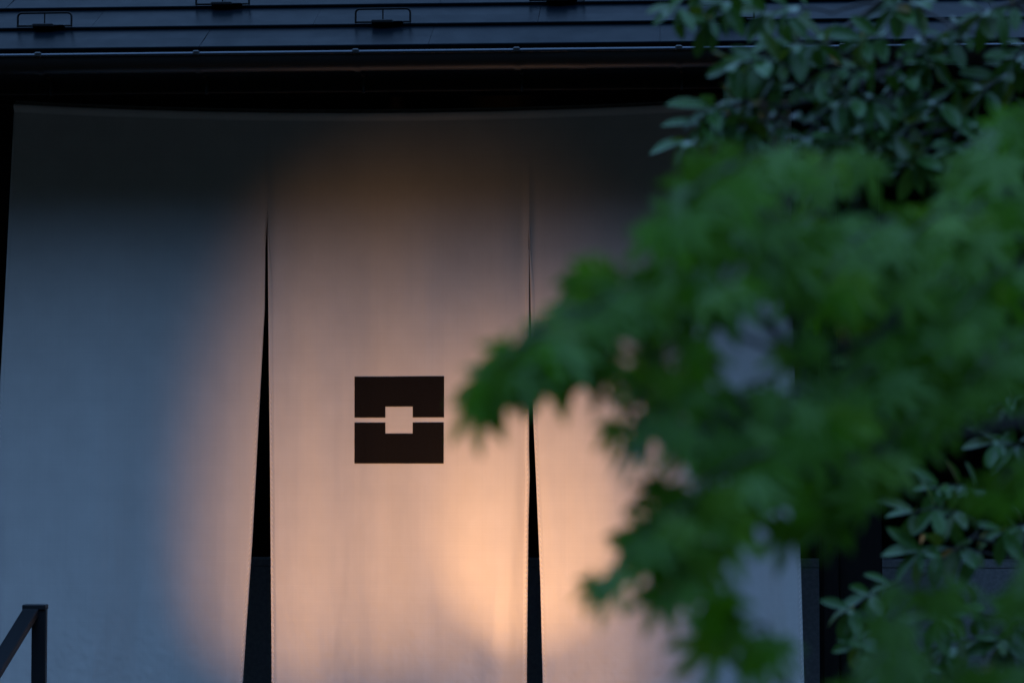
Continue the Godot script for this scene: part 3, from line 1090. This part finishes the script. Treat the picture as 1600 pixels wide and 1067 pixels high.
	var upper_more := [
		[Vector3(2.138, 2.548, 4.488), Vector3(1.985, 2.459, 4.594)],
		[Vector3(2.423, 3.300, 4.451), Vector3(2.264, 3.197, 4.556)],
		[Vector3(2.166, 2.530, 4.755), Vector3(2.017, 2.444, 4.861)],
		[Vector3(2.268, 2.417, 4.548), Vector3(2.114, 2.331, 4.654)],
		[Vector3(2.230, 3.299, 5.023), Vector3(2.084, 3.199, 5.128)],
		[Vector3(1.977, 2.513, 4.949), Vector3(1.836, 2.429, 5.054)],
		[Vector3(2.161, 2.504, 5.096), Vector3(2.018, 2.421, 5.202)],
		[Vector3(1.967, 3.014, 5.122), Vector3(1.828, 2.921, 5.227)],
		[Vector3(1.677, 2.934, 5.022), Vector3(1.543, 2.841, 5.127)],
		[Vector3(1.793, 3.390, 4.780), Vector3(1.651, 3.287, 4.885)],
		[Vector3(2.007, 2.635, 4.618), Vector3(1.858, 2.545, 4.723)],
		[Vector3(1.736, 2.158, 5.145), Vector3(1.603, 2.083, 5.250)],
		[Vector3(1.991, 3.046, 4.801), Vector3(1.846, 2.950, 4.906)],
		[Vector3(1.694, 2.300, 4.817), Vector3(1.555, 2.219, 4.923)],
		[Vector3(1.568, 2.536, 5.088), Vector3(1.437, 2.452, 5.193)],
		[Vector3(2.174, 3.009, 4.633), Vector3(2.023, 2.913, 4.738)],
		[Vector3(2.539, 2.324, 4.723), Vector3(2.383, 2.242, 4.829)],
		[Vector3(2.380, 2.551, 4.789), Vector3(2.228, 2.465, 4.895)],
		[Vector3(1.758, 2.652, 4.658), Vector3(1.615, 2.562, 4.764)],
		[Vector3(2.601, 2.144, 4.539), Vector3(2.441, 2.064, 4.646)],
		[Vector3(1.840, 2.170, 5.138), Vector3(1.705, 2.095, 5.244)],
		[Vector3(1.733, 2.704, 4.616), Vector3(1.590, 2.613, 4.721)],
		[Vector3(1.820, 2.668, 4.359), Vector3(1.670, 2.575, 4.465)],
		[Vector3(1.918, 2.797, 4.960), Vector3(1.777, 2.707, 5.065)],
		[Vector3(1.868, 2.113, 4.792), Vector3(1.726, 2.036, 4.898)],
		[Vector3(2.601, 2.218, 4.554), Vector3(2.441, 2.136, 4.661)],
		[Vector3(1.862, 2.114, 4.687), Vector3(1.718, 2.036, 4.793)],
		[Vector3(2.139, 3.144, 4.277), Vector3(1.982, 3.042, 4.383)],
		[Vector3(2.093, 3.054, 4.734), Vector3(1.945, 2.957, 4.839)],
		[Vector3(1.715, 2.593, 4.767), Vector3(1.575, 2.505, 4.872)],
		[Vector3(1.969, 2.437, 4.397), Vector3(1.817, 2.349, 4.503)],
		[Vector3(1.578, 2.677, 4.933), Vector3(1.443, 2.589, 5.038)],
		[Vector3(2.459, 2.346, 4.886), Vector3(2.307, 2.265, 4.992)],
		[Vector3(1.979, 3.388, 4.295), Vector3(1.825, 3.282, 4.400)],
		[Vector3(1.892, 2.617, 4.728), Vector3(1.748, 2.529, 4.834)],
		[Vector3(2.320, 2.676, 4.461), Vector3(2.164, 2.585, 4.567)],
		[Vector3(1.683, 2.383, 4.888), Vector3(1.546, 2.301, 4.993)],
		[Vector3(2.088, 2.940, 4.892), Vector3(1.943, 2.846, 4.997)],
		[Vector3(2.100, 2.786, 4.826), Vector3(1.954, 2.695, 4.931)],
		[Vector3(2.214, 2.553, 5.100), Vector3(2.070, 2.470, 5.206)],
		[Vector3(1.078, 3.027, 4.402), Vector3(0.941, 2.928, 4.506)],
		[Vector3(1.488, 2.757, 5.177), Vector3(1.360, 2.669, 5.281)],
		[Vector3(1.488, 2.958, 4.680), Vector3(1.350, 2.863, 4.784)],
		[Vector3(1.417, 2.821, 4.762), Vector3(1.282, 2.729, 4.867)],
		[Vector3(1.568, 2.935, 4.839), Vector3(1.432, 2.841, 4.944)],
		[Vector3(1.506, 3.012, 4.933), Vector3(1.372, 2.918, 5.038)],
		[Vector3(1.572, 3.237, 4.452), Vector3(1.427, 3.135, 4.557)],
		[Vector3(1.380, 2.883, 4.944), Vector3(1.250, 2.791, 5.049)],
		[Vector3(1.426, 2.597, 5.057), Vector3(1.297, 2.511, 5.162)],
		[Vector3(1.232, 2.871, 4.762), Vector3(1.100, 2.777, 4.867)],
		[Vector3(1.120, 3.116, 4.702), Vector3(0.988, 3.017, 4.806)],
		[Vector3(1.464, 3.062, 4.998), Vector3(1.333, 2.967, 5.102)]]
	var lower_twigs := [
		[Vector3(1.313, 1.163, 4.672), Vector3(1.191, 1.168, 4.865)],
		[Vector3(1.340, 1.109, 4.668), Vector3(1.221, 1.102, 4.767)],
		[Vector3(1.300, 1.354, 4.682), Vector3(1.155, 1.383, 4.785)],
		[Vector3(1.353, 1.406, 4.589), Vector3(1.219, 1.435, 4.691)],
		[Vector3(1.449, 1.163, 4.663), Vector3(1.341, 1.116, 4.760)],
		[Vector3(1.437, 1.490, 4.587), Vector3(1.341, 1.531, 4.688)],
		[Vector3(1.465, 1.601, 4.591), Vector3(1.369, 1.626, 4.690)],
		[Vector3(1.194, 1.009, 4.765), Vector3(1.092, 1.057, 4.866)],
		[Vector3(1.353, 1.282, 4.583), Vector3(1.168, 1.303, 4.780)],
		[Vector3(1.177, 1.245, 4.685), Vector3(1.020, 1.182, 4.784)],
		[Vector3(1.464, 1.323, 4.578), Vector3(1.354, 1.340, 4.678)],
		[Vector3(1.285, 1.000, 4.666), Vector3(1.207, 1.035, 4.765)],
		[Vector3(1.150, 1.136, 4.681), Vector3(1.047, 1.116, 4.779)]]
	var lower_more := [
		[Vector3(2.304, 0.657, 4.237), Vector3(2.145, 0.601, 4.345)],
		[Vector3(1.718, 0.722, 4.088), Vector3(1.566, 0.661, 4.195)],
		[Vector3(2.324, 0.824, 4.613), Vector3(2.171, 0.771, 4.721)],
		[Vector3(2.321, 1.406, 4.282), Vector3(2.162, 1.337, 4.389)],
		[Vector3(2.306, 0.803, 4.562), Vector3(2.153, 0.750, 4.669)],
		[Vector3(1.820, 0.548, 4.572), Vector3(1.676, 0.499, 4.679)],
		[Vector3(2.060, 1.170, 4.579), Vector3(1.911, 1.109, 4.686)],
		[Vector3(2.061, 1.627, 4.633), Vector3(1.913, 1.558, 4.739)],
		[Vector3(1.874, 1.592, 4.674), Vector3(1.731, 1.524, 4.780)],
		[Vector3(2.147, 0.703, 4.120), Vector3(1.989, 0.645, 4.227)],
		[Vector3(1.725, 1.142, 4.507), Vector3(1.581, 1.080, 4.614)],
		[Vector3(2.178, 1.039, 4.097), Vector3(2.019, 0.973, 4.205)],
		[Vector3(1.963, 1.620, 4.284), Vector3(1.810, 1.546, 4.391)],
		[Vector3(1.761, 0.878, 4.377), Vector3(1.614, 0.819, 4.484)],
		[Vector3(2.368, 0.969, 4.273), Vector3(2.209, 0.908, 4.381)],
		[Vector3(1.814, 0.995, 4.531), Vector3(1.669, 0.936, 4.638)],
		[Vector3(2.158, 1.044, 4.583), Vector3(2.008, 0.986, 4.691)],
		[Vector3(1.857, 1.205, 4.247), Vector3(1.705, 1.138, 4.354)],
		[Vector3(1.801, 0.760, 4.279), Vector3(1.652, 0.703, 4.386)],
		[Vector3(1.661, 0.861, 4.632), Vector3(1.521, 0.807, 4.739)],
		[Vector3(1.708, 0.943, 4.544), Vector3(1.565, 0.885, 4.651)],
		[Vector3(2.287, 1.080, 4.463), Vector3(2.132, 1.020, 4.570)],
		[Vector3(2.300, 1.655, 4.247), Vector3(2.141, 1.580, 4.354)],
		[Vector3(1.740, 1.495, 4.139), Vector3(1.588, 1.422, 4.246)],
		[Vector3(2.105, 1.407, 4.615), Vector3(1.956, 1.342, 4.721)],
		[Vector3(2.455, 0.811, 4.140), Vector3(2.292, 0.751, 4.248)]]
	var foot := Vector3(2.257, 0, 6.485)
	var t := thing("maple_tree", "green maple with palm-shaped leaves reaching in from the right, nearest the viewer", "tree", foot)
	grow(t, foot, [foot, foot + Vector3(0.03, 0.6, 0.02), Vector3(2.213, 1.455, 6.490), Vector3(2.163, 2.055, 6.490)], [[Vector3(2.261, 1.601, 6.389), Vector3(1.768, 1.826, 6.432), Vector3(1.364, 1.907, 6.462), Vector3(1.088, 1.839, 6.526), Vector3(0.899, 1.773, 6.686), Vector3(0.748, 1.724, 6.894)],
		[Vector3(2.214, 1.563, 6.491), Vector3(1.668, 1.658, 6.731), Vector3(1.279, 1.716, 6.859), Vector3(1.073, 1.681, 6.921), Vector3(0.908, 1.645, 7.030), Vector3(0.790, 1.611, 7.137)],
		[Vector3(2.213, 1.528, 6.489), Vector3(1.668, 1.543, 6.726), Vector3(1.268, 1.557, 6.903), Vector3(1.065, 1.540, 6.965), Vector3(0.903, 1.509, 7.074), Vector3(0.770, 1.474, 7.232)],
		[Vector3(2.213, 1.493, 6.487), Vector3(1.667, 1.346, 6.716), Vector3(1.306, 1.229, 6.885), Vector3(1.103, 1.203, 6.947), Vector3(0.944, 1.208, 7.007), Vector3(0.786, 1.231, 7.169)]], maple_twigs, maple_more, "maple", M.maple_bark)
	foot = Vector3(2.546, 0, 4.802)
	t = thing("evergreen_tree", "evergreen tree with long glossy leaves hanging before the roof edge at upper right", "tree", foot)
	grow(t, foot, [foot, foot + Vector3(-0.04, 1.2, 0.02), Vector3(2.483, 2.238, 4.840), Vector3(2.383, 3.238, 4.840)], [[Vector3(2.483, 2.238, 4.840), Vector3(1.784, 2.451, 4.805), Vector3(1.376, 2.442, 4.881), Vector3(1.226, 2.375, 4.928), Vector3(1.099, 2.276, 5.021), Vector3(0.965, 2.212, 5.107), Vector3(0.860, 2.174, 5.203)],
		[Vector3(2.483, 2.303, 4.843), Vector3(1.784, 2.665, 4.815), Vector3(1.305, 2.591, 4.933), Vector3(1.074, 2.417, 5.030), Vector3(0.902, 2.276, 5.114), Vector3(0.835, 2.211, 5.206)],
		[Vector3(2.483, 2.146, 4.836), Vector3(1.783, 2.238, 4.795), Vector3(1.435, 2.198, 4.906), Vector3(1.228, 2.160, 5.008), Vector3(1.066, 2.124, 5.097)],
		[Vector3(2.483, 2.356, 4.846), Vector3(1.785, 2.852, 4.824), Vector3(1.240, 2.762, 4.945), Vector3(0.903, 2.554, 5.128), Vector3(0.774, 2.472, 5.222)]], upper_twigs, upper_more, "evergreen", M.evergreen_bark)
	foot = Vector3(1.824, 0, 4.567)
	t = thing("evergreen_shrub", "evergreen shrub with leaves in whorls before the dark wall at lower right", "shrub", foot)
	grow(t, foot, [foot, Vector3(1.794, 0.756, 4.533), Vector3(1.764, 1.256, 4.533)], [[Vector3(1.794, 0.825, 4.537), Vector3(1.615, 1.019, 4.557), Vector3(1.421, 1.109, 4.664), Vector3(1.280, 1.125, 4.714)],
		[Vector3(1.794, 0.894, 4.540), Vector3(1.638, 1.154, 4.512), Vector3(1.463, 1.282, 4.580), Vector3(1.286, 1.326, 4.683)],
		[Vector3(1.794, 0.963, 4.543), Vector3(1.667, 1.308, 4.518), Vector3(1.519, 1.490, 4.586), Vector3(1.450, 1.545, 4.593)],
		[Vector3(1.794, 0.783, 4.535), Vector3(1.557, 0.932, 4.647), Vector3(1.334, 1.004, 4.705), Vector3(1.180, 1.049, 4.767)]], lower_twigs, lower_more, "evergreen", M.evergreen_bark)
